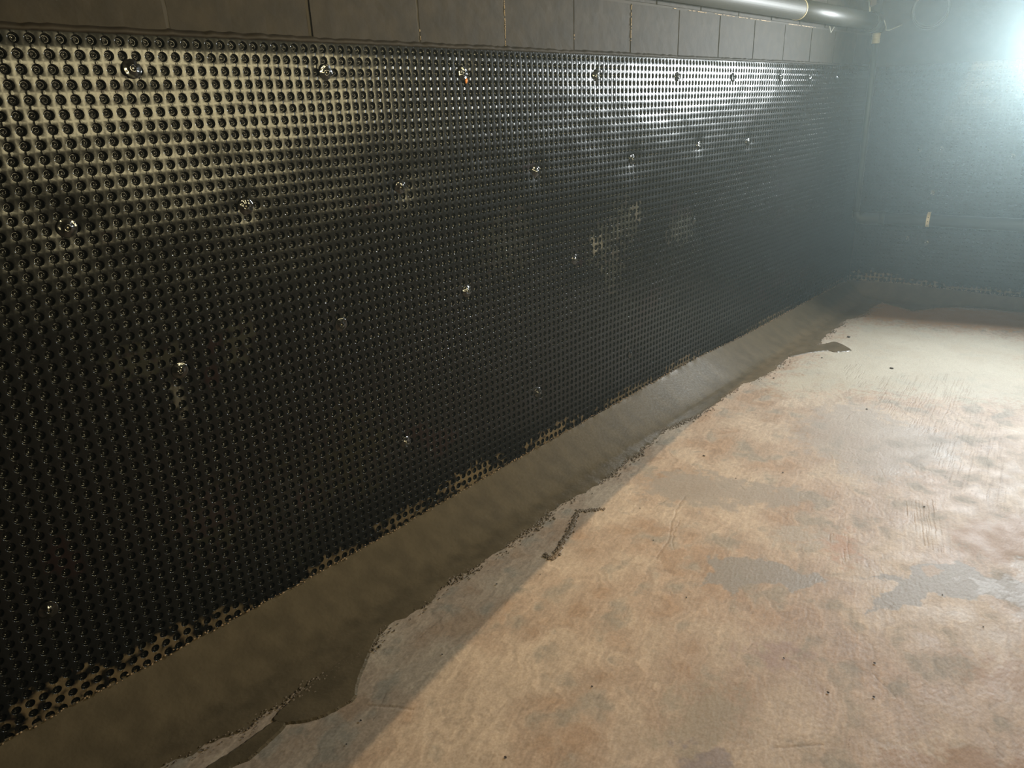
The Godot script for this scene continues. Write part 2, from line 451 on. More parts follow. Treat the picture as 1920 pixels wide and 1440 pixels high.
	for j in nz + 1:
		for i in nx + 1:
			var x := lerpf(x0, x1, float(i) / nx); var z := lerpf(z0, z1, float(j) / nz)
			st.set_uv(Vector2((x - FX) / FW, (FZ - z) / FL)); st.set_uv2(Vector2(x, z))
			st.add_vertex(Vector3(x, -0.0015 + 0.0015 * wob.get_noise_2d(x * 2.0, z * 2.0), z))
	for j in nz:
		for i in nx:
			var a := j * (nx + 1) + i; var c := a + nx + 1
			st.add_index(a); st.add_index(c); st.add_index(a + 1)
			st.add_index(a + 1); st.add_index(c); st.add_index(c + 1)
	st.generate_normals(); st.generate_tangents()
	var f := part("floor", st.commit(), m)
	tag(f, "", "", "", "structure")
	part("slab", box(Vector3(x1 - x0, 0.2, z0 - z1), 0.005), M.room, f, Transform3D(Basis(), Vector3((x0 + x1) / 2, -0.105, (z0 + z1) / 2)))

# ================= painted blockwork above the membrane =================
func blocks() -> void:
	var w := part("wall_left", box(Vector3(0.2, 2.5, 10.0), 0.005), M.joint, null, Transform3D(Basis(), Vector3(-0.126, 1.25, -2.2)))
	tag(w, "", "", "", "structure")
	part("mortar_joints", box(Vector3(0.0100, 0.81, 10.0), 0.001), M.joint, w, Transform3D(Basis(), Vector3(0.1055, 2.095 - 1.25, 0)))
	rng.seed = 3
	var kinds := []
	for v in 4:
		var rows := []
		var L := 0.3967 - 0.0035; var H := 0.203 - 0.0035
		# front face as a shallow grid with rounded, slightly chipped edges
		for i in 9:
			var row := []
			for j in 13:
				var fy := float(i) / 8.0; var fz := float(j) / 12.0
				var ed := minf(minf(fy, 1.0 - fy) * H, minf(fz, 1.0 - fz) * L)
				var d := 0.0
				if i == 0 or i == 8 or j == 0 or j == 12: d = -0.014
				elif i == 1 or i == 7 or j == 1 or j == 11: d = -0.0008
				var yy := (fy - 0.5) * H; var zz := (fz - 0.5) * L
				if i == 1: yy = -H / 2 + 0.004
				if i == 7: yy = H / 2 - 0.004
				if j == 1: zz = -L / 2 + 0.004
				if j == 11: zz = L / 2 - 0.004
				d += 0.0016 * fine.get_noise_3d(yy * 30.0, zz * 30.0, v * 7.0)
				yy += 0.0012 * fine.get_noise_3d(zz * 60.0, v * 3.0, 1.0); zz += 0.0012 * fine.get_noise_3d(yy * 60.0, v * 3.0, 8.0)
				row.append(Vector3(d, yy, -zz))
			rows.append(row)
		kinds.append(skin(rows, false, false))
	for course in 4:
		var y := 1.693 + 0.203 * course + 0.1
		var off := 0.0 if course % 2 == 0 else 0.198
		for k in range(-8, 14):
			var z := -0.889 - 0.3967 * (k - 0.5) - off
			if z > 2.4 or z < -6.0: continue
			part("block", kinds[rng.randi() % 4], M.block, w, Transform3D(Basis().rotated(Vector3.UP, rng.randfn(0, 0.004)), Vector3(0.126 - 0.012 + rng.randf_range(-0.0015, 0.0015), y - 1.25, z + 2.2)))
	# the lip of mortar over the membrane's top edge, and flaked joints
	var rows := []
	for i in 420:
		var z := 1.2 - 7.3 * i / 419.0
		var b := 0.003 * fine.get_noise_2d(z * 25.0, 2.0) + 0.002 * fine.get_noise_2d(z * 90.0, 5.0)
		rows.append([Vector3(-0.014, 1.704 + b, z), Vector3(-0.004 + b, 1.699 + b, z), Vector3(0.001 + b, 1.693, z), Vector3(-0.003, 1.6885 + b * 0.7, z), Vector3(-0.014, 1.686, z)])
	var lip := part("mortar_lip", skin(rows), M.block, w, Transform3D(Basis(), Vector3(0.126, -1.25, 2.2)))
	rng.seed = 41
	for j in [[-0.889 - 0.3967 * 3, 1.70, 1.885, 0.8], [-0.889 - 0.3967 * 5, 1.75, 1.89, 0.6], [-0.889 - 0.3967 * 2, 1.70, 1.80, 0.25], [-0.889 - 0.3967 * 4, 1.70, 1.76, 0.3]]:
		var pts := []
		var y: float = j[1]
		while y < j[2]:
			if rng.randf() < j[3]:
				pts.append(Transform3D(Basis().rotated(Vector3.RIGHT, rng.randf() * TAU).scaled(Vector3(0.0016, rng.randf_range(0.002, 0.006), 0.0014)), Vector3(-0.0125 + 0.126, y - 1.25, j[0] - 0.0035 + rng.randf_range(-0.001, 0.001) + 2.2)))
			y += 0.006
		many("flaked_mortar", lump(3.0), M.pale, pts, w)
	var bed := []
	for k in 150:
		var z := rng.randf_range(-4.9, -3.2)
		if fine.get_noise_2d(z * 4.0, 77.0) > -0.12:
			bed.append(Transform3D(Basis().scaled(Vector3(0.0016, 0.0016, rng.randf_range(0.004, 0.014))), Vector3(-0.0125 + 0.126, 1.8935 - 1.25 + rng.randf_range(-0.001, 0.001), z + 2.2)))
	many("flaked_mortar", lump(5.0), M.pale, bed, w)

# ================= membrane =================
func sheet_h(along: float, y: float, sd: float) -> float:
	var h := 0.0030 * wob.get_noise_3d(along * 2.1, y * 4.2, sd) + 0.0011 * wob.get_noise_3d(along * 7.0, y * 9.0, sd + 5.0)
	for s in sinks:
		var d := Vector2(along - s[0], y - s[1]).length_squared()
		if d < 0.03: h -= s[2] * exp(-d / (s[3] * s[3]))
	if y > 1.655: h -= 0.006 * smoothstep(1.655, 1.70, y)
	return h

# mud and dried splashes: how much of the sheet's face they cover
var splash: Array = []
func dirt(along: float, y: float) -> Color:
	var c := Color(0.0060, 0.0056, 0.0046)
	var g := fine.get_noise_2d(along * 7.0, y * 9.0)
	var film := clampf(fine.get_noise_2d(along * 1.6 + 40.0, y * 2.2) * 1.4, 0.0, 1.0) * (0.025 if splash.size() > 5 else 0.0)
	c = c.lerp(Color(0.10, 0.095, 0.085), film)
	for s in splash:
		var q := Vector2((along - s[0]) / s[2], (y - s[1]) / s[3])
		var k: float = 1.0 - q.length()
		if k > 0.0:
			var a: float = smoothstep(0.12, 0.5, k * 0.75 + fine.get_noise_2d(along * 22.0, y * 22.0) * 0.9) * s[4]
			c = c.lerp(s[5], clampf(a, 0.0, 1.0))
	return c

func cup_mesh(seg: Array, full: bool) -> ArrayMesh:
	var prof := [[0.0113, 0.0, 0.0], [0.0108, -0.0002, 0.0], [0.0103, -0.0007, 0.0], [0.0099, -0.0015, 0.0], [0.0097, -0.0026, 0.0], [0.0093, -0.0060, 0.0], [0.0084, -0.0082, 0.0], [0.0058, -0.0086, 0.0], [0.0050, -0.0070, 0.0], [0.0042, -0.0066, 0.0], [0.0034, -0.0076, 0.0], [0.0, -0.0080, 0.0]]
	if not full: prof = [[0.0113, 0.0, 0.0], [0.0106, -0.0005, 0.0], [0.0096, -0.0058, 0.0], [0.0075, -0.0084, 0.0], [0.0046, -0.0066, 0.0], [0.0, -0.0078, 0.0]]
	var rows := []
	for p in prof:
		var ring := []
		for a in seg: ring.append(Vector3(p[1], sin(a) * p[0], -cos(a) * p[0]))
		rows.append(ring)
	return skin(rows, true)

func ring_angles(detail: int) -> Array:
	var out := []
	if detail == 2:
		for k in 16:
			var a := k * 22.5
			if is_equal_approx(a, 90.0) or is_equal_approx(a, 270.0):
				out.append(deg_to_rad(a - 6.5)); out.append(deg_to_rad(a)); out.append(deg_to_rad(a + 6.5))
			else: out.append(deg_to_rad(a))
	else:
		for k in 8: out.append(deg_to_rad(k * 45.0))
	return out

# web between the dimples: one cell round each; and the places of the cups
func sheet(c0: int, c1: int, rows_n: int, z_first: float, sd: float, fine_until: int, far: bool) -> Array:
	var V := PackedVector3Array(); var N := PackedVector3Array(); var C := PackedColorArray(); var U := PackedVector2Array(); var I := PackedInt32Array()
	var cups := []
	var hf := PITCH / 2.0
	var sets := [ring_angles(1), ring_angles(2)]
	var tilt := 0.10
	# slopes of the sheet at the corners of the cells
	var nr := rows_n + 1
	var sl := PackedVector2Array(); sl.resize((c1 - c0 + 1) * nr)
	for c in range(c0, c1 + 1):
		for r in nr:
			var al := -z_first + (c - 0.5) * PITCH; var y := Y0 - (r - 0.5) * PITCH
			sl[(c - c0) * nr + r] = Vector2((sheet_h(al + 0.01, y, sd) - sheet_h(al - 0.01, y, sd)) / 0.02, (sheet_h(al, y + 0.01, sd) - sheet_h(al, y - 0.01, sd)) / 0.02)
	for c in range(c0, c1):
		var al := -z_first + c * PITCH          # distance along the wall
		var ang: Array = sets[1] if c < fine_until else sets[0]
		var na := ang.size()
		for r in rows_n:
			var y := Y0 - r * PITCH
			var h := sheet_h(al, y, sd)
			var g00 := sl[(c - c0) * nr + r]; var g01 := sl[(c - c0) * nr + r + 1]; var g10 := sl[(c - c0 + 1) * nr + r]; var g11 := sl[(c - c0 + 1) * nr + r + 1]
			var gm := (g00 + g01 + g10 + g11) / 4.0
			var gx := gm.x; var gy := gm.y
			var nn := Vector3(1, -gy, gx).normalized()      # along runs to -z
			var up := (Vector3.UP - nn * nn.y).normalized()
			var rt := -up.cross(nn).normalized()             # towards -z
			if rt.z > 0.0: rt = -rt
			var o := Vector3(h, y, -al)
			var first := V.size()
			var colr := dirt(al, y)
			var marked := false
			for s in splash:
				if Vector2((al - s[0]) / (s[2] + 0.04), (y - s[1]) / (s[3] + 0.04)).length_squared() < 1.0: marked = true
			for k in na:
				var a: float = ang[k]
				var ca := cos(a); var sa := sin(a)
				var dir := rt * ca + up * sa
				var p := o + dir * 0.0113
				var gr := g00.lerp(g10, 0.5 + ca * 0.37).lerp(g01.lerp(g11, 0.5 + ca * 0.37), 0.5 - sa * 0.37)
				var n2 := (Vector3(1, -gr.y, gr.x).normalized() - dir * tilt).normalized()
				var mx := maxf(absf(ca), absf(sa))
				var bu := ca / mx * hf; var bv := sa / mx * hf
				var q := Vector3(sheet_h(al + bu, y + bv, sd) + 0.0002, y + bv, -al - bu)
				var gb := g00.lerp(g10, 0.5 + bu / PITCH).lerp(g01.lerp(g11, 0.5 + bu / PITCH), 0.5 - bv / PITCH)
				var n3 := Vector3(1, -gb.y, gb.x).normalized()
				if na == 20:
					var dd := absf(fmod(rad_to_deg(a), 180.0) - 90.0)
					if dd < 1.0:
						q.x += 0.0009; p.x += 0.0003
					elif dd < 10.0:
						n3 = (n3 + rt * signf(ca) * 0.28).normalized(); n2 = n3
				V.append(p); N.append(n2); U.append(Vector2(-p.z, p.y) * 3.3); C.append(dirt(-p.z, p.y) if marked else colr)
				V.append(q); N.append(n3); U.append(Vector2(-q.z, q.y) * 3.3); C.append(dirt(al + bu, y + bv))
			for k in na:
				var k2 := (k + 1) % na
				var i0 := first + k * 2; var i1 := first + k2 * 2
				I.append(i0); I.append(i1 + 1); I.append(i0 + 1)
				I.append(i0); I.append(i1); I.append(i1 + 1)
			cups.append([Transform3D(Basis(nn, up, -rt), o), c, r])
	var arr := []; arr.resize(Mesh.ARRAY_MAX)
	arr[Mesh.ARRAY_VERTEX] = V; arr[Mesh.ARRAY_NORMAL] = N; arr[Mesh.ARRAY_COLOR] = C; arr[Mesh.ARRAY_TEX_UV] = U; arr[Mesh.ARRAY_INDEX] = I
	var mesh := ArrayMesh.new(); mesh.add_surface_from_arrays(Mesh.PRIMITIVE_TRIANGLES, arr)
	return [mesh, cups]

func grid_at(u: float, v: float) -> Vector2:
	return Vector2(-Z0 + u * PITCH, Y0 - v * PITCH)

func membranes() -> void:
	# plugs: [column, row] in the sheet's own grid, by rows from the top
	var plugs := [
		[7.5, 1.85, "top", 0], [25.0, 2.0, "top", 1], [42.9, 1.9, "top", 2], [67.8, 2.0, "top", 3], [89.3, 2.0, "top", 4], [108.0, 2.1, "top", 5], [127.9, 2.1, "top", 6], [142.5, 2.05, "top", 7], [158.3, 1.95, "top", 8],
		[0.4, 12.9, "second", 0], [14.9, 13.0, "second", 1], [32.7, 13.1, "second", 2], [54.9, 13.3, "second", 3], [77.2, 13.4, "second", 4], [97.2, 12.6, "second", 5], [115.8, 13.1, "second", 6],
		[6.4, 26.0, "third", 0], [23.3, 25.9, "third", 1], [41.6, 26.1, "third", 2], [63.1, 25.9, "third", 3], [97.1, 24.9, "third", 4],
		[-7.9, 42.6, "lowest", 0], [30.2, 41.9, "lowest", 1], [54.3, 43.2, "lowest", 2], [78.0, 44.0, "lowest", 3]]
	var nth := ["first", "second", "third", "fourth", "fifth", "sixth", "seventh", "eighth", "ninth"]
	for p in plugs:
		var g := grid_at(p[0], p[1])
		sinks.append([g.x, g.y, 0.0035 if p[2] == "top" else 0.0055, 0.045])
	var mud_c := Color(0.13, 0.095, 0.055); var dust := Color(0.16, 0.15, 0.125)
	# mud thrown up along the foot, and dried splashes
	for s in [[-0.05, 0.12, 0.22, 0.075, 1.0], [0.28, 0.12, 0.16, 0.08, 1.0], [0.52, 0.11, 0.20, 0.06, 0.9], [0.72, 0.10, 0.10, 0.05, 0.7], [1.12, 0.10, 0.14, 0.035, 0.7], [1.42, 0.12, 0.16, 0.04, 0.7], [1.78, 0.135, 0.22, 0.06, 0.95], [2.30, 0.14, 0.22, 0.05, 0.9], [2.9, 0.14, 0.3, 0.035, 0.6], [3.45, 0.15, 0.25, 0.035, 0.7], [4.6, 0.13, 0.5, 0.03, 0.6], [5.8, 0.125, 0.5, 0.035, 0.8]]:
		splash.append([s[0], s[1], s[2], s[3], s[4], mud_c])
	for s in [[2.68, 0.92, 0.16, 0.12, 0.10], [2.62, 0.93, 0.05, 0.05, 0.5], [2.86, 1.00, 0.16, 0.14, 0.10], [2.93, 1.03, 0.06, 0.06, 0.25], [2.75, 0.80, 0.10, 0.12, 0.10], [0.73, 0.82, 0.022, 0.07, 0.3], [0.66, 0.93, 0.12, 0.06, 0.08], [0.92, 0.92, 0.06, 0.08, 0.08], [3.35, 0.90, 0.16, 0.10, 0.12], [2.05, 1.02, 0.20, 0.15, 0.06], [1.00, 0.35, 0.16, 0.22, 0.03], [0.75, 0.42, 0.14, 0.16, 0.04], [1.25, 0.45, 0.18, 0.22, 0.02], [3.2, 0.6, 0.5, 0.3, 0.03]]:
		splash.append([s[0], s[1], s[2], s[3], s[4], dust])
	var fine_seg := ring_angles(2); var coarse_seg := ring_angles(1)
	var cup_fine := cup_mesh(fine_seg, true); var cup_far := cup_mesh(coarse_seg, false)
	# long wall
	var o := base("drainage_membrane")
	tag(o, "black dimpled drainage membrane covering the long block wall", "membrane")
	var got := sheet(-26, 184, 54, Z0, 1.0, 184, false)
	part("sheet", got[0], M.plastic, o)
	# a plug takes the place of the cups beneath it; the 300 nearest cups in view are parts of their own
	var eye := CAM
	var ranked := []; var rest_f := []; var rest_c := []
	var fwd := Basis(Vector3.UP, 0.741717) * Basis(Vector3.RIGHT, -0.362688) * Basis(Vector3.BACK, -0.037462)
	for c in got[1]:
		var t: Transform3D = c[0]
		var v := fwd.inverse() * (t.origin - eye)
		var inside := v.z < 0.0 and absf(v.x / v.z) < 0.70 and absf(v.y / v.z) < 0.525
		var size := absf((eye - t.origin).normalized().dot(t.basis.x)) / (t.origin - eye).length_squared()
		if inside: ranked.append([size, c])
		elif c[1] < 184: rest_f.append(t)
		else: rest_c.append(t)
	ranked.sort_custom(func(a, b): return a[0] > b[0])
	for i in ranked.size():
		var c = ranked[i][1]
		if i < 300: part("dimple", cup_fine, M.cup, o, c[0])
		elif c[1] < 184: rest_f.append(c[0])
		else: rest_c.append(c[0])
	many("dimples", cup_fine, M.cup, rest_f, o)
	# far wall
	sinks.clear()
	var fp := [[0.36, 1.11, "left of the upper pair"], [0.50, 1.11, "right of the upper pair"], [0.485, 0.80, "alone above the strap of the pipe"], [0.37, 0.455, "left of the pair below the pipe"], [0.50, 0.435, "right of the pair below the pipe"], [0.94, 1.06, "farthest from the corner"]]
	for p in fp: sinks.append([p[0], p[1], 0.003, 0.04])
	splash.clear()
	for s in [[0.18, 0.135, 0.26, 0.06, 1.0], [0.5, 0.12, 0.2, 0.035, 0.9], [0.9, 0.11, 0.4, 0.03, 0.8]]: splash.append([s[0], s[1], s[2], s[3], s[4], mud_c])
	var fo := base("drainage_membrane", FAR_O); fo.basis = Basis(far_n, Vector3.UP, -far_d)
	tag(fo, "black dimpled drainage membrane on the short far wall behind the pipes", "membrane")
	got = sheet(0, 62, 54, -0.02, 9.0, 0, false)
	part("sheet", got[0], M.plastic, fo)
	var pl := []
	for c in got[1]: pl.append((c[0] as Transform3D).scaled_local(Vector3(0.45, 1, 1)))
	many("dimples", cup_far, M.cup, pl, fo)
	# the plugs
	for i in plugs.size():
		var p = plugs[i]
		var g := grid_at(p[0], p[1])
		sinks.clear()
		var dp := 0.0035 if p[2] == "top" else 0.0055
		var h := 0.0030 * wob.get_noise_3d(g.x * 2.1, g.y * 4.2, 1.0) - dp
		var lab := "glossy black plug fixing the long membrane, %s from the near end in the %s row" % [nth[p[3]], p[2]]
		var extra := ""
		if p[2] == "top" and p[3] == 2: extra = "glue"
		plug(Vector3(h + 0.002, g.y, -g.x), Basis(), i, lab, "plugs in the long membrane", extra, p[2] == "top")
	for i in fp.size():
		var b := Basis(far_n, Vector3.UP, -far_d)
		plug(FAR_O + far_d * fp[i][0] + Vector3(0, fp[i][1], 0) + far_n * 0.001, b, i + 40, "black plug in the far wall membrane, " + fp[i][2], "plugs in the far membrane", "", true)

var plug_kinds := []
func plug(at: Vector3, b: Basis, i: int, label: String, group: String, extra: String, proud: bool) -> void:
	if plug_kinds.is_empty():
		for v in 4:
			plug_kinds.append(lathe([[0.0225, -0.003], [0.0228, 0.0000], [0.0222, 0.0010], [0.0200, 0.0017], [0.0160, 0.0028], [0.0120, 0.0042], [0.0085, 0.0060], [0.0066, 0.0066], [0.0056, 0.0060], [0.0050, 0.0050], [0.0048, 0.0020], [0.0, 0.0018]], 28, 0.0022 + 0.0008 * v))
		plug_kinds.append(lathe([[0.0, 0.0042], [0.0030, 0.0038], [0.0038, 0.0030], [0.0038, 0.0005]], 14))
	rng.seed = 900 + i
	var o := base("fixing_plug", at)
	o.basis = b * Basis(Vector3.RIGHT, rng.randf() * TAU) * Basis(Vector3.UP, rng.randfn(0, 0.06)) * Basis(Vector3.BACK, rng.randfn(0, 0.06))
	tag(o, label, "plug", group)
	part("flange", plug_kinds[i % 4], M.plug, o)
	part("nail_head", plug_kinds[4], M.nail, o, Transform3D(Basis(), Vector3(0.001, 0, 0)))
	if extra:
		var g := part(extra + "_blob", lump(8.0, 1.0), M.glue, o)
		g.transform = Transform3D(o.basis.inverse() * Basis().scaled(Vector3(0.004, 0.009, 0.006)), o.basis.inverse() * Vector3(0.002, -0.024, -0.012))

# ================= cove of wet cement =================
func cove() -> void:
	# [top x, top y, top z, foot x, foot z]
	var K := [[0, .094, 1.6, .29, 1.6], [0, .094, .4, .285, .4], [0, .094, -.14, .29, -.2], [0, .09, -.42, .292, -.422], [0, .088, -.5, .310, -.511], [0, .088, -.6, .336, -.60], [0, .087, -.75, .335, -.756], [0, .086, -.88, .344, -.884], [0, .086, -1.0, .345, -1.0],
		[0, .086, -1.11, .310, -1.111], [0, .088, -1.23, .330, -1.228], [0, .09, -1.38, .295, -1.381], [0, .094, -1.49, .312, -1.494], [0, .10, -1.68, .300, -1.676], [0, .103, -1.84, .295, -1.835], [0, .108, -2.03, .277, -2.025], [0, .110, -2.15, .293, -2.148],
		[0, .113, -2.35, .287, -2.351], [0, .117, -2.6, .266, -2.597], [0, .121, -2.9, .226, -2.9], [0, .125, -3.1, .265, -3.094], [0, .130, -3.32, .269, -3.316], [0, .130, -3.67, .248, -3.672], [0, .122, -3.9, .305, -3.896], [0, .116, -4.06, .299, -4.062],
		[0, .110, -4.4, .258, -4.404], [0, .110, -4.53, .343, -4.531], [0, .112, -4.85, .296, -4.849], [0, .112, -5.31, .279, -5.311], [0, .110, -5.49, .333, -5.486], [0, .106, -5.8, .316, -5.783], [0, .104, -6.1, .325, -5.944]]
	for f in [[.05, .106, .345, -5.925], [.25, .115, .396, -5.895], [.40, .112, .50, -5.84], [.55, .105, .574, -5.811], [.63, .10, .63, -5.90], [.72, .098, .698, -6.005], [.83, .094, .816, -6.104], [1.02, .09, 1.01, -6.163], [1.2, .088, 1.203, -6.188], [1.7, .088, 1.7, -6.26], [3.2, .088, 3.2, -6.45], [4.2, .088, 4.2, -6.6]]:
		var t: Vector3 = FAR_O + far_d * f[0]
		K.append([t.x, f[1], t.z, f[2], f[3]])
	var rows := []; var edge := []; var top := []
	for s in K.size() - 1:
		var a: Array = K[s]; var b: Array = K[s + 1]
		var ta := Vector3(a[0], a[1], a[2]); var tb := Vector3(b[0], b[1], b[2])
		var fa := Vector3(a[3], 0, a[4]); var fb := Vector3(b[3], 0, b[4])
		var steps := maxi(3, int(fa.distance_to(fb) / 0.012))
		for k in steps:
			var u := float(k) / steps
			var t := ta.lerp(tb, u); var f := fa.lerp(fb, u)
			var out := Vector3(f.x - t.x, 0, f.z - t.z).normalized()
			f += out * (0.016 * fine.get_noise_2d(f.x * 9.0 + f.z * 9.0, 3.0) + 0.008 * fine.get_noise_2d(f.z * 45.0 - f.x * 45.0, 30.0))
			var lip := 0.004 * fine.get_noise_2d(t.z * 12.0 + t.x * 12.0, 50.0) + 0.002 * fine.get_noise_2d(t.z * 60.0 + t.x * 60.0, 54.0)
			t -= out * 0.006
			# straight fillet of even width, then a thin film out to the ragged edge
			var wide := Vector2(f.x - t.x, f.z - t.z).length()
			var w0 := 0.22
			if s > 29: w0 = minf(wide * 0.8, 0.22)
			var row := []
			for j in 19:
				var v := float(j) / 15.0 * w0 / wide if j <= 12 else lerpf(0.8 * w0 / wide, 1.0, (j - 12) / 6.0)
				var p := t.lerp(f, v)
				var x := v * wide / w0
				var y := t.y * pow(maxf(0.0, 1.0 - x), 1.18)
				y += 0.0009 * wob.get_noise_3d(p.x * 3.0, 0.0, p.z * 3.0) * clampf(x * 2.0, 0.0, 1.0)
				var film_t := 0.0030 * smoothstep(1.0, 0.80, v) + 0.0008
				y = maxf(y, film_t + 0.0012 * fine.get_noise_2d(p.x * 40.0, p.z * 40.0) * smoothstep(0.6, 1.0, x))
				if j == 0: y += lip
				if j == 18: y = -0.004
				row.append(Vector3(p.x, y, p.z))
			rows.append(row); edge.append(f); top.append(t + out * 0.012)
	var o := part("mortar_cove", skin(rows), M.cement)
	tag(o, "smooth dark wet cement cove along the foot of both walls", "cement fillet", "", "structure")
	# films of wet cement run out over the floor
	film([0.335, -0.736, 0.320, -0.810, 0.317, -0.904, 0.304, -1.042, 0.351, -0.975, 0.389, -0.921, 0.428, -0.873, 0.460, -0.840, 0.457, -0.803, 0.444, -0.743, 0.415, -0.696, 0.362, -0.657], 0.0018, o)
	film([0.258, -4.404, 0.300, -4.585, 0.349, -4.673, 0.390, -4.750, 0.517, -4.640, 0.456, -4.552, 0.412, -4.552, 0.333, -4.440, 0.270, -4.300], 0.002, o)
	film([0.371, -0.676, 0.369, -0.598, 0.373, -0.536, 0.369, -0.481, 0.375, -0.451, 0.408, -0.475, 0.409, -0.516, 0.420, -0.554, 0.413, -0.591, 0.398, -0.659], 0.0014, o)
	# crumbs along its edges
	rng.seed = 77
	var c1 := []; var c2 := []
	for i in edge.size():
		var e: Vector3 = edge[i]
		var dens := clampf(0.5 + 1.3 * fine.get_noise_2d(e.z * 3.0 + e.x * 3.0, 91.0), 0.05, 1.0)
		for k in int(9 * dens + rng.randf()):
			var s := rng.randf_range(0.0012, 0.0038) * (0.7 + 0.6 * dens)
			var p: Vector3 = e + Vector3(rng.randfn(-0.006, 0.014), 0.001, rng.randfn(0, 0.01))
			c1.append(Transform3D(Basis().rotated(Vector3.UP, rng.randf() * TAU).scaled(Vector3(s, s * 0.7, s * 1.2)), p))
		var t: Vector3 = top[i]
		for k in 2:
			if rng.randf() < 0.75:
				var s := rng.randf_range(0.0012, 0.0032)
				c2.append(Transform3D(Basis().rotated(Vector3.UP, rng.randf() * TAU).scaled(Vector3(s, s, s * 1.3)), t + Vector3(rng.randf_range(-0.006, 0.002), rng.randf_range(-0.002, 0.006), rng.randf_range(-0.006, 0.006))))
	many("crumbs", lump(1.0), M.crumb, c1, o)
	many("crumbs", lump(2.0), M.mud, c2, o)

func film(poly: Array, thick: float, parent: Node) -> void:
	var pts := PackedVector2Array()
	for i in range(0, poly.size(), 2): pts.append(Vector2(poly[i], poly[i + 1]))
	# round and roughen the outline, then build it in shrinking rings: edge, shoulder, top
	var dense := PackedVector2Array()
	var n := pts.size()
	for i in n:
		var p0 := pts[(i - 1 + n) % n]; var p1 := pts[i]; var p2 := pts[(i + 1) % n]; var p3 := pts[(i + 2) % n]
		for k in 8:
			var q := p1.cubic_interpolate(p2, p0, p3, k / 8.0)
			dense.append(q + Vector2(fine.get_noise_2d(q.x * 50.0, q.y * 50.0), fine.get_noise_2d(q.x * 50.0 + 9.0, q.y * 50.0)) * 0.004)
	var tri := Geometry2D.triangulate_polygon(dense)
	var st := SurfaceTool.new(); st.begin(Mesh.PRIMITIVE_TRIANGLES)
	st.set_smooth_group(-1)
	for k in range(0, tri.size(), 3):
		for j in [0, 1, 2]:
			var p := dense[tri[k + j]]
			st.add_vertex(Vector3(p.x, thick, p.y))
	var m := dense.size()
	for i in m:
		var a := dense[i]; var b := dense[(i + 1) % m]
		var c := Vector3(a.x, thick, a.y); var d := Vector3(b.x, thick, b.y)
		var dirv := Vector2(b.y - a.y, a.x - b.x).normalized() * 0.009
		if not Geometry2D.is_point_in_polygon((a + b) / 2 - dirv * 0.5, dense): dirv = -dirv
		var e := Vector3(a.x + dirv.x, -0.003, a.y + dirv.y); var f := Vector3(b.x + dirv.x, -0.003, b.y + dirv.y)
		for p in [c, d, e, d, f, e]: st.add_vertex(p)
	st.generate_normals()
	part("wet_film", st.commit(), M.cement, parent)

# ================= pipes =================
func arc(c: Vector3, a: Vector3, b: Vector3, r: float, n := 8) -> PackedVector3Array:
	var out := PackedVector3Array()
	for i in n + 1:
		var t := PI / 2 * i / n
		out.append(c + a * (r * (1.0 - sin(t))) + b * (r * (1.0 - cos(t))))
	return out

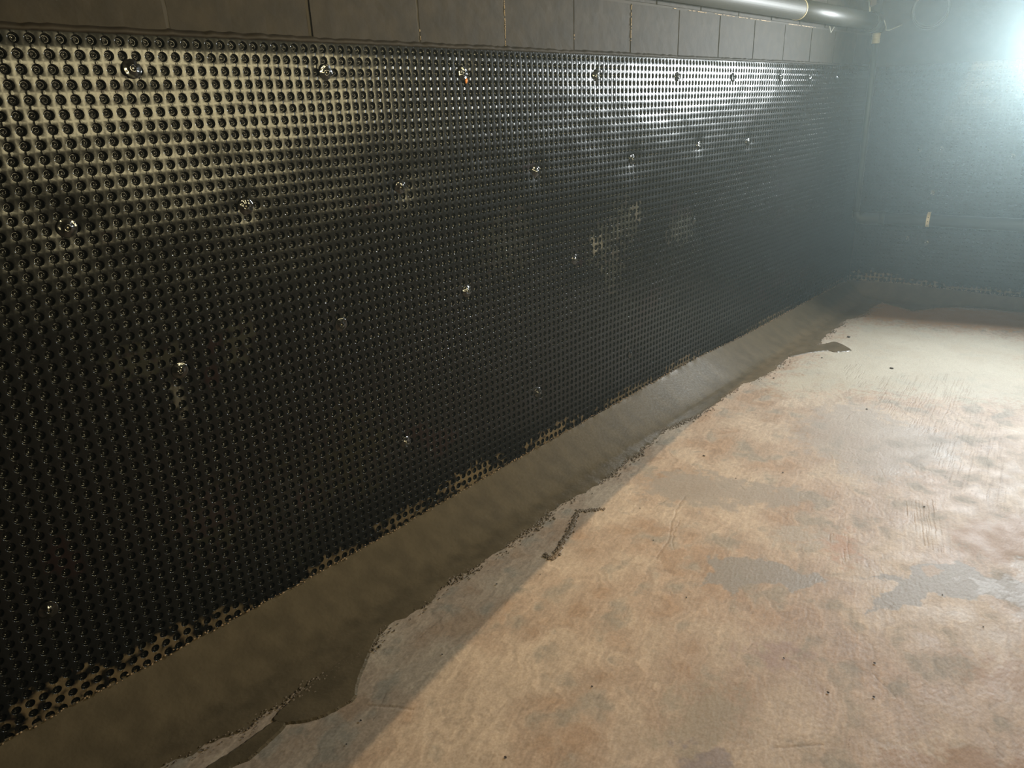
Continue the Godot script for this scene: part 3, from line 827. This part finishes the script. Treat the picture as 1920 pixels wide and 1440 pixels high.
func pipes() -> void:
	var Y := 1.957; var X := 0.068
	var o := base("soil_pipe", Vector3(X, Y, 0))
	tag(o, "large dark plastic soil pipe running along the top of the long wall", "pipe")
	part("pipe_run", tube(PackedVector3Array([Vector3(0, 0, 2.4), Vector3(0, 0, -2.0), Vector3(0, 0, -4.41)]), [0.054], 40), M.pipe, o)
	part("pipe_run", tube(PackedVector3Array([Vector3(0, 0, -4.41), Vector3(0, 0, -5.0), Vector3(0, 0, -5.70)]), [0.0535], 40), M.pipe, o)
	var band := part("joint_ring", lathe_z([[0.0545, -0.004], [0.0575, -0.002], [0.0575, 0.002], [0.0545, 0.004]]), M.strap, o, Transform3D(Basis(Vector3.RIGHT, 0.10), Vector3(0, 0, -4.41)))
	band.set_meta("label", "pale ring at the pipe joint")
	# bend at the end: socket, elbow, neck
	part("socket", lathe_z([[0.052, -0.05], [0.062, -0.045], [0.0635, 0.03], [0.060, 0.04], [0.052, 0.045]]), M.pipe, o, Transform3D(Basis(), Vector3(0, 0, -5.68)))
	var p := PackedVector3Array([Vector3(0, 0, -5.70)])
	for i in 9:
		var t := PI / 2 * i / 8
		p.append(Vector3(0, -0.06 + 0.06 * cos(t), -5.74 - 0.06 * sin(t)))
	part("elbow", tube(p, [0.054, 0.054, 0.054, 0.054, 0.052, 0.050, 0.047, 0.044, 0.040, 0.036], 32), M.pipe, o)
	var d := base("waste_pipe", Vector3(0.07, 1.88, -5.80))
	tag(d, "slim upright waste pipe standing in the corner below the soil pipe", "pipe")
	var bot := Vector3(-0.012, -1.20, -0.10)
	part("pipe_run", tube(PackedVector3Array([Vector3(0, 0, 0), bot * 0.5, bot]), [0.0225], 28), M.pipe, d)
	part("threaded_fitting", lathe_y([[0.020, 0.015], [0.027, 0.012], [0.027, -0.004], [0.0245, -0.006], [0.027, -0.010], [0.027, -0.018], [0.0245, -0.020], [0.027, -0.024], [0.027, -0.045], [0.0235, -0.052]]), M.fitting, d).set_meta("label", "pale threaded fitting")
	# foot elbow, then the run along the far wall
	var q := PackedVector3Array()
	var c := Vector3(0.058, 0.68, -5.90)
	for v in [Vector3(0, 0, 0), Vector3(0.004, -0.03, -0.006), Vector3(0.022, -0.05, -0.018), Vector3(0.055, -0.055, -0.045), Vector3(0.10, -0.055, -0.085), Vector3(0.15, -0.056, -0.125)]: q.append(c + v)
	var g := base("drain_pipe", Vector3.ZERO)
	tag(g, "wide horizontal drain pipe strapped low across the far wall", "pipe")
	part("elbow", tube(q, [0.028, 0.033, 0.040, 0.046, 0.049, 0.049], 28), M.pipe, g)
	var s0 := c + Vector3(0.13, -0.056, -0.11)
	var s1 := s0 + far_d * 3.6 + Vector3(0, -0.03, 0)
	part("pipe_run", tube(PackedVector3Array([s0, s0.lerp(s1, 0.5), s1]), [0.045], 32), M.pipe, g)
	part("socket", tube(PackedVector3Array([s0 + far_d * 0.0, s0 + far_d * 0.005, s0 + far_d * 0.045, s0 + far_d * 0.05]), [0.046, 0.0515, 0.0515, 0.046], 32), M.pipe, g)
	# perforated strap
	var st := base("pipe_strap", s0 + far_d * 0.335)
	tag(st, "cream perforated metal strap curved over the drain pipe", "strap")
	var rows := []
	for i in 21:
		var a := lerpf(deg_to_rad(-118), deg_to_rad(100), i / 20.0)
		var off := far_n * cos(a) * 0.0475 + Vector3.UP * sin(a) * 0.0475
		if i >= 19: off += -far_n * 0.012 * (i - 18) + Vector3.UP * 0.006
		if i == 0: off += -far_n * 0.02
		var th := off.normalized() * 0.0015
		rows.append([off - far_d * 0.011, off - far_d * 0.011 + th, off + far_d * 0.011 + th, off + far_d * 0.011])
	part("band", skin(rows, true, false), M.strap, st)
	for a in [-0.75, -0.1, 0.5]:
		var off := far_n * cos(a) * 0.0490 + Vector3.UP * sin(a) * 0.0490
		var hb := Basis(off.normalized(), far_d.cross(off.normalized()).normalized(), far_d)
		part("hole", lathe([[0.0034, 0.0], [0.0030, 0.0003], [0.0, 0.0002]], 12), M.dark_crumb, st, Transform3D(hb, off))
	# hanger at the far end of the soil pipe
	var h := base("pipe_hanger", Vector3(0.05, 2.5, -5.62))
	tag(h, "rusty pipe hanger above the end of the soil pipe", "bracket")
	part("rod", tube(PackedVector3Array([Vector3.ZERO, Vector3(0, -0.40, 0)]), [0.005], 10), M.rust, h)
	part("plate", box(Vector3(0.012, 0.05, 0.10), 0.003), M.rust, h, Transform3D(Basis(Vector3.RIGHT, 0.2), Vector3(0.02, -0.425, -0.03)))
	rows = []
	for i in 25:
		var a := TAU * i / 24.0
		var v := Vector3(0.018 + cos(a) * 0.0555, -0.543 + sin(a) * 0.0555, 0.0)
		rows.append([v + Vector3(0, 0, -0.008), v + Vector3(cos(a), sin(a), 0) * 0.003 + Vector3(0, 0, -0.008), v + Vector3(cos(a), sin(a), 0) * 0.003 + Vector3(0, 0, 0.008), v + Vector3(0, 0, 0.008)])
	part("ring", skin(rows, true, false), M.pipe, h)
	part("link", tube(PackedVector3Array([Vector3(0, -0.40, 0), Vector3(0.016, -0.49, 0)]), [0.006], 10), M.wire, h)
	# loose wire off the elbow
	var w := PackedVector3Array()
	for v in [Vector3(0.115, 1.985, -5.74), Vector3(0.128, 1.955, -5.75), Vector3(0.135, 1.925, -5.77), Vector3(0.132, 1.905, -5.785), Vector3(0.15, 1.905, -5.80), Vector3(0.18, 1.918, -5.82), Vector3(0.215, 1.934, -5.84)]: w.append(v)
	tag(part("loose_wire", tube(w, [0.0022], 8), M.wire), "thin pale wire end sticking out from the soil pipe elbow", "wire")
	# a strand of cobweb under the pipe
	w = PackedVector3Array()
	for v in [Vector3(0.02, 1.905, -5.05), Vector3(0.016, 1.885, -5.08), Vector3(0.014, 1.872, -5.10), Vector3(0.016, 1.888, -5.115), Vector3(0.02, 1.905, -5.13)]: w.append(v)
	tag(part("cobweb_strand", tube(w, [0.002], 6), M.wire), "short white strand of cobweb hanging under the soil pipe", "cobweb")
	# coil of cable hung on the far wall
	var cc := base("cable_coil", FAR_O + far_d * 0.30 + Vector3(0, 2.045, 0) + far_n * 0.01)
	tag(cc, "faint grey coil of cable hanging high on the far wall", "cable")
	for k in 3:
		var lp := PackedVector3Array()
		for i in 41:
			var a := TAU * i / 40.0
			lp.append(far_d * cos(a) * (0.104 + 0.006 * k) + Vector3.UP * (sin(a) * (0.108 + 0.007 * k) - 0.006 * k) + far_n * 0.004 * k)
		part("loop", tube(lp, [0.0035], 8), M.cable, cc)

func lathe_z(profile: Array, seg := 40) -> ArrayMesh:
	var rows := []
	for p in profile:
		var ring := []
		for k in seg: ring.append(Vector3(cos(TAU * k / seg) * p[0], sin(TAU * k / seg) * p[0], p[1]))
		rows.append(ring)
	return skin(rows, true)

func lathe_y(profile: Array, seg := 24) -> ArrayMesh:
	var rows := []
	for p in profile:
		var ring := []
		for k in seg: ring.append(Vector3(cos(TAU * k / seg) * p[0], p[1], sin(TAU * k / seg) * p[0]))
		rows.append(ring)
	return skin(rows, true)

# ================= crumbs on the floor =================
func litter() -> void:
	rng.seed = 12
	var P := [0.418, -4.906, 0.819, -4.430, 0.432, -4.388, 0.346, -3.882, 0.507, -2.749, 0.529, -2.182, 0.900, -3.727, 0.713, -2.640, 0.845, -2.810, 1.568, -2.321, 0.690, -2.019, 0.500, -1.598, 0.526, -1.113, 1.298, -1.729, 1.500, -1.870, 1.440, -1.677, 1.538, -1.738, 0.940, -1.291, 0.421, -1.464, 0.914, -0.964, 0.542, -0.804, 0.576, -0.733, 1.698, -2.230, 1.379, -2.869, 0.947, -1.800]
	var kinds := [lump(11.0, 0.5), lump(12.0, 0.5), lump(13.0, 0.5)]
	for i in range(0, P.size(), 2):
		var s := rng.randf_range(0.0022, 0.0042)
		if i < 4: s = 0.012
		elif i < 10 or i == 12: s = 0.006
		var o := part("mortar_crumb", kinds[(i / 2) % 3], M.dark_crumb, null, Transform3D(Basis(Vector3.UP, rng.randf() * TAU).scaled(Vector3(s, s * 0.6, s * 0.7)), Vector3(P[i], s * 0.25, P[i + 1])))
		if i == 0: tag(o, "dark flake on the pale floor nearest the far corner", "crumb")
		elif i == 2: tag(o, "dark flake on the pale floor, farther out from the cove", "crumb")
		else: tag(o, "small dark crumb lying on the skimmed floor", "crumb", "dark crumbs on the floor")
	# trail of trowel droppings
	var R := [0.418, -2.084, 0.382, -2.045, 0.351, -2.015, 0.374, -1.962, 0.398, -1.917, 0.422, -1.851, 0.440, -1.796, 0.459, -1.759, 0.474, -1.715, 0.465, -1.691, 0.432, -1.707]
	var o := base("mortar_trail", Vector3(0.41, 0, -1.85))
	tag(o, "crooked trail of brown mortar droppings beside the cove", "mortar droppings")
	var pts := []
	for i in range(0, R.size() - 2, 2):
		var a := Vector3(R[i], 0, R[i + 1]); var b := Vector3(R[i + 2], 0, R[i + 3])
		for k in 34:
			var s := rng.randf_range(0.0015, 0.0042)
			pts.append(Transform3D(Basis(Vector3.UP, rng.randf() * TAU).scaled(Vector3(s * 1.4, s * 0.8, s)), a.lerp(b, rng.randf()) + Vector3(rng.randfn(0, 0.0065), 0.001, rng.randfn(0, 0.0065)) - o.position))
	var rows := []
	for i in range(0, R.size(), 2):
		var p := Vector3(R[i], 0, R[i + 1]) - o.position
		var nx := Vector3(R[mini(i + 2, R.size() - 2)] - R[maxi(i - 2, 0)], 0, R[mini(i + 3, R.size() - 1)] - R[maxi(i - 1, 1)]).normalized()
		var sd := Vector3(-nx.z, 0, nx.x) * (0.009 if i > 0 and i < R.size() - 2 else 0.003)
		rows.append([p - sd + Vector3(0, -0.002, 0), p - sd * 0.4 + Vector3(0, 0.002, 0), p + sd * 0.4 + Vector3(0, 0.002, 0), p + sd + Vector3(0, -0.002, 0)])
	part("smear", skin(rows), M.crumb, o)
	many("droppings", lump(4.0), M.crumb, pts, o)
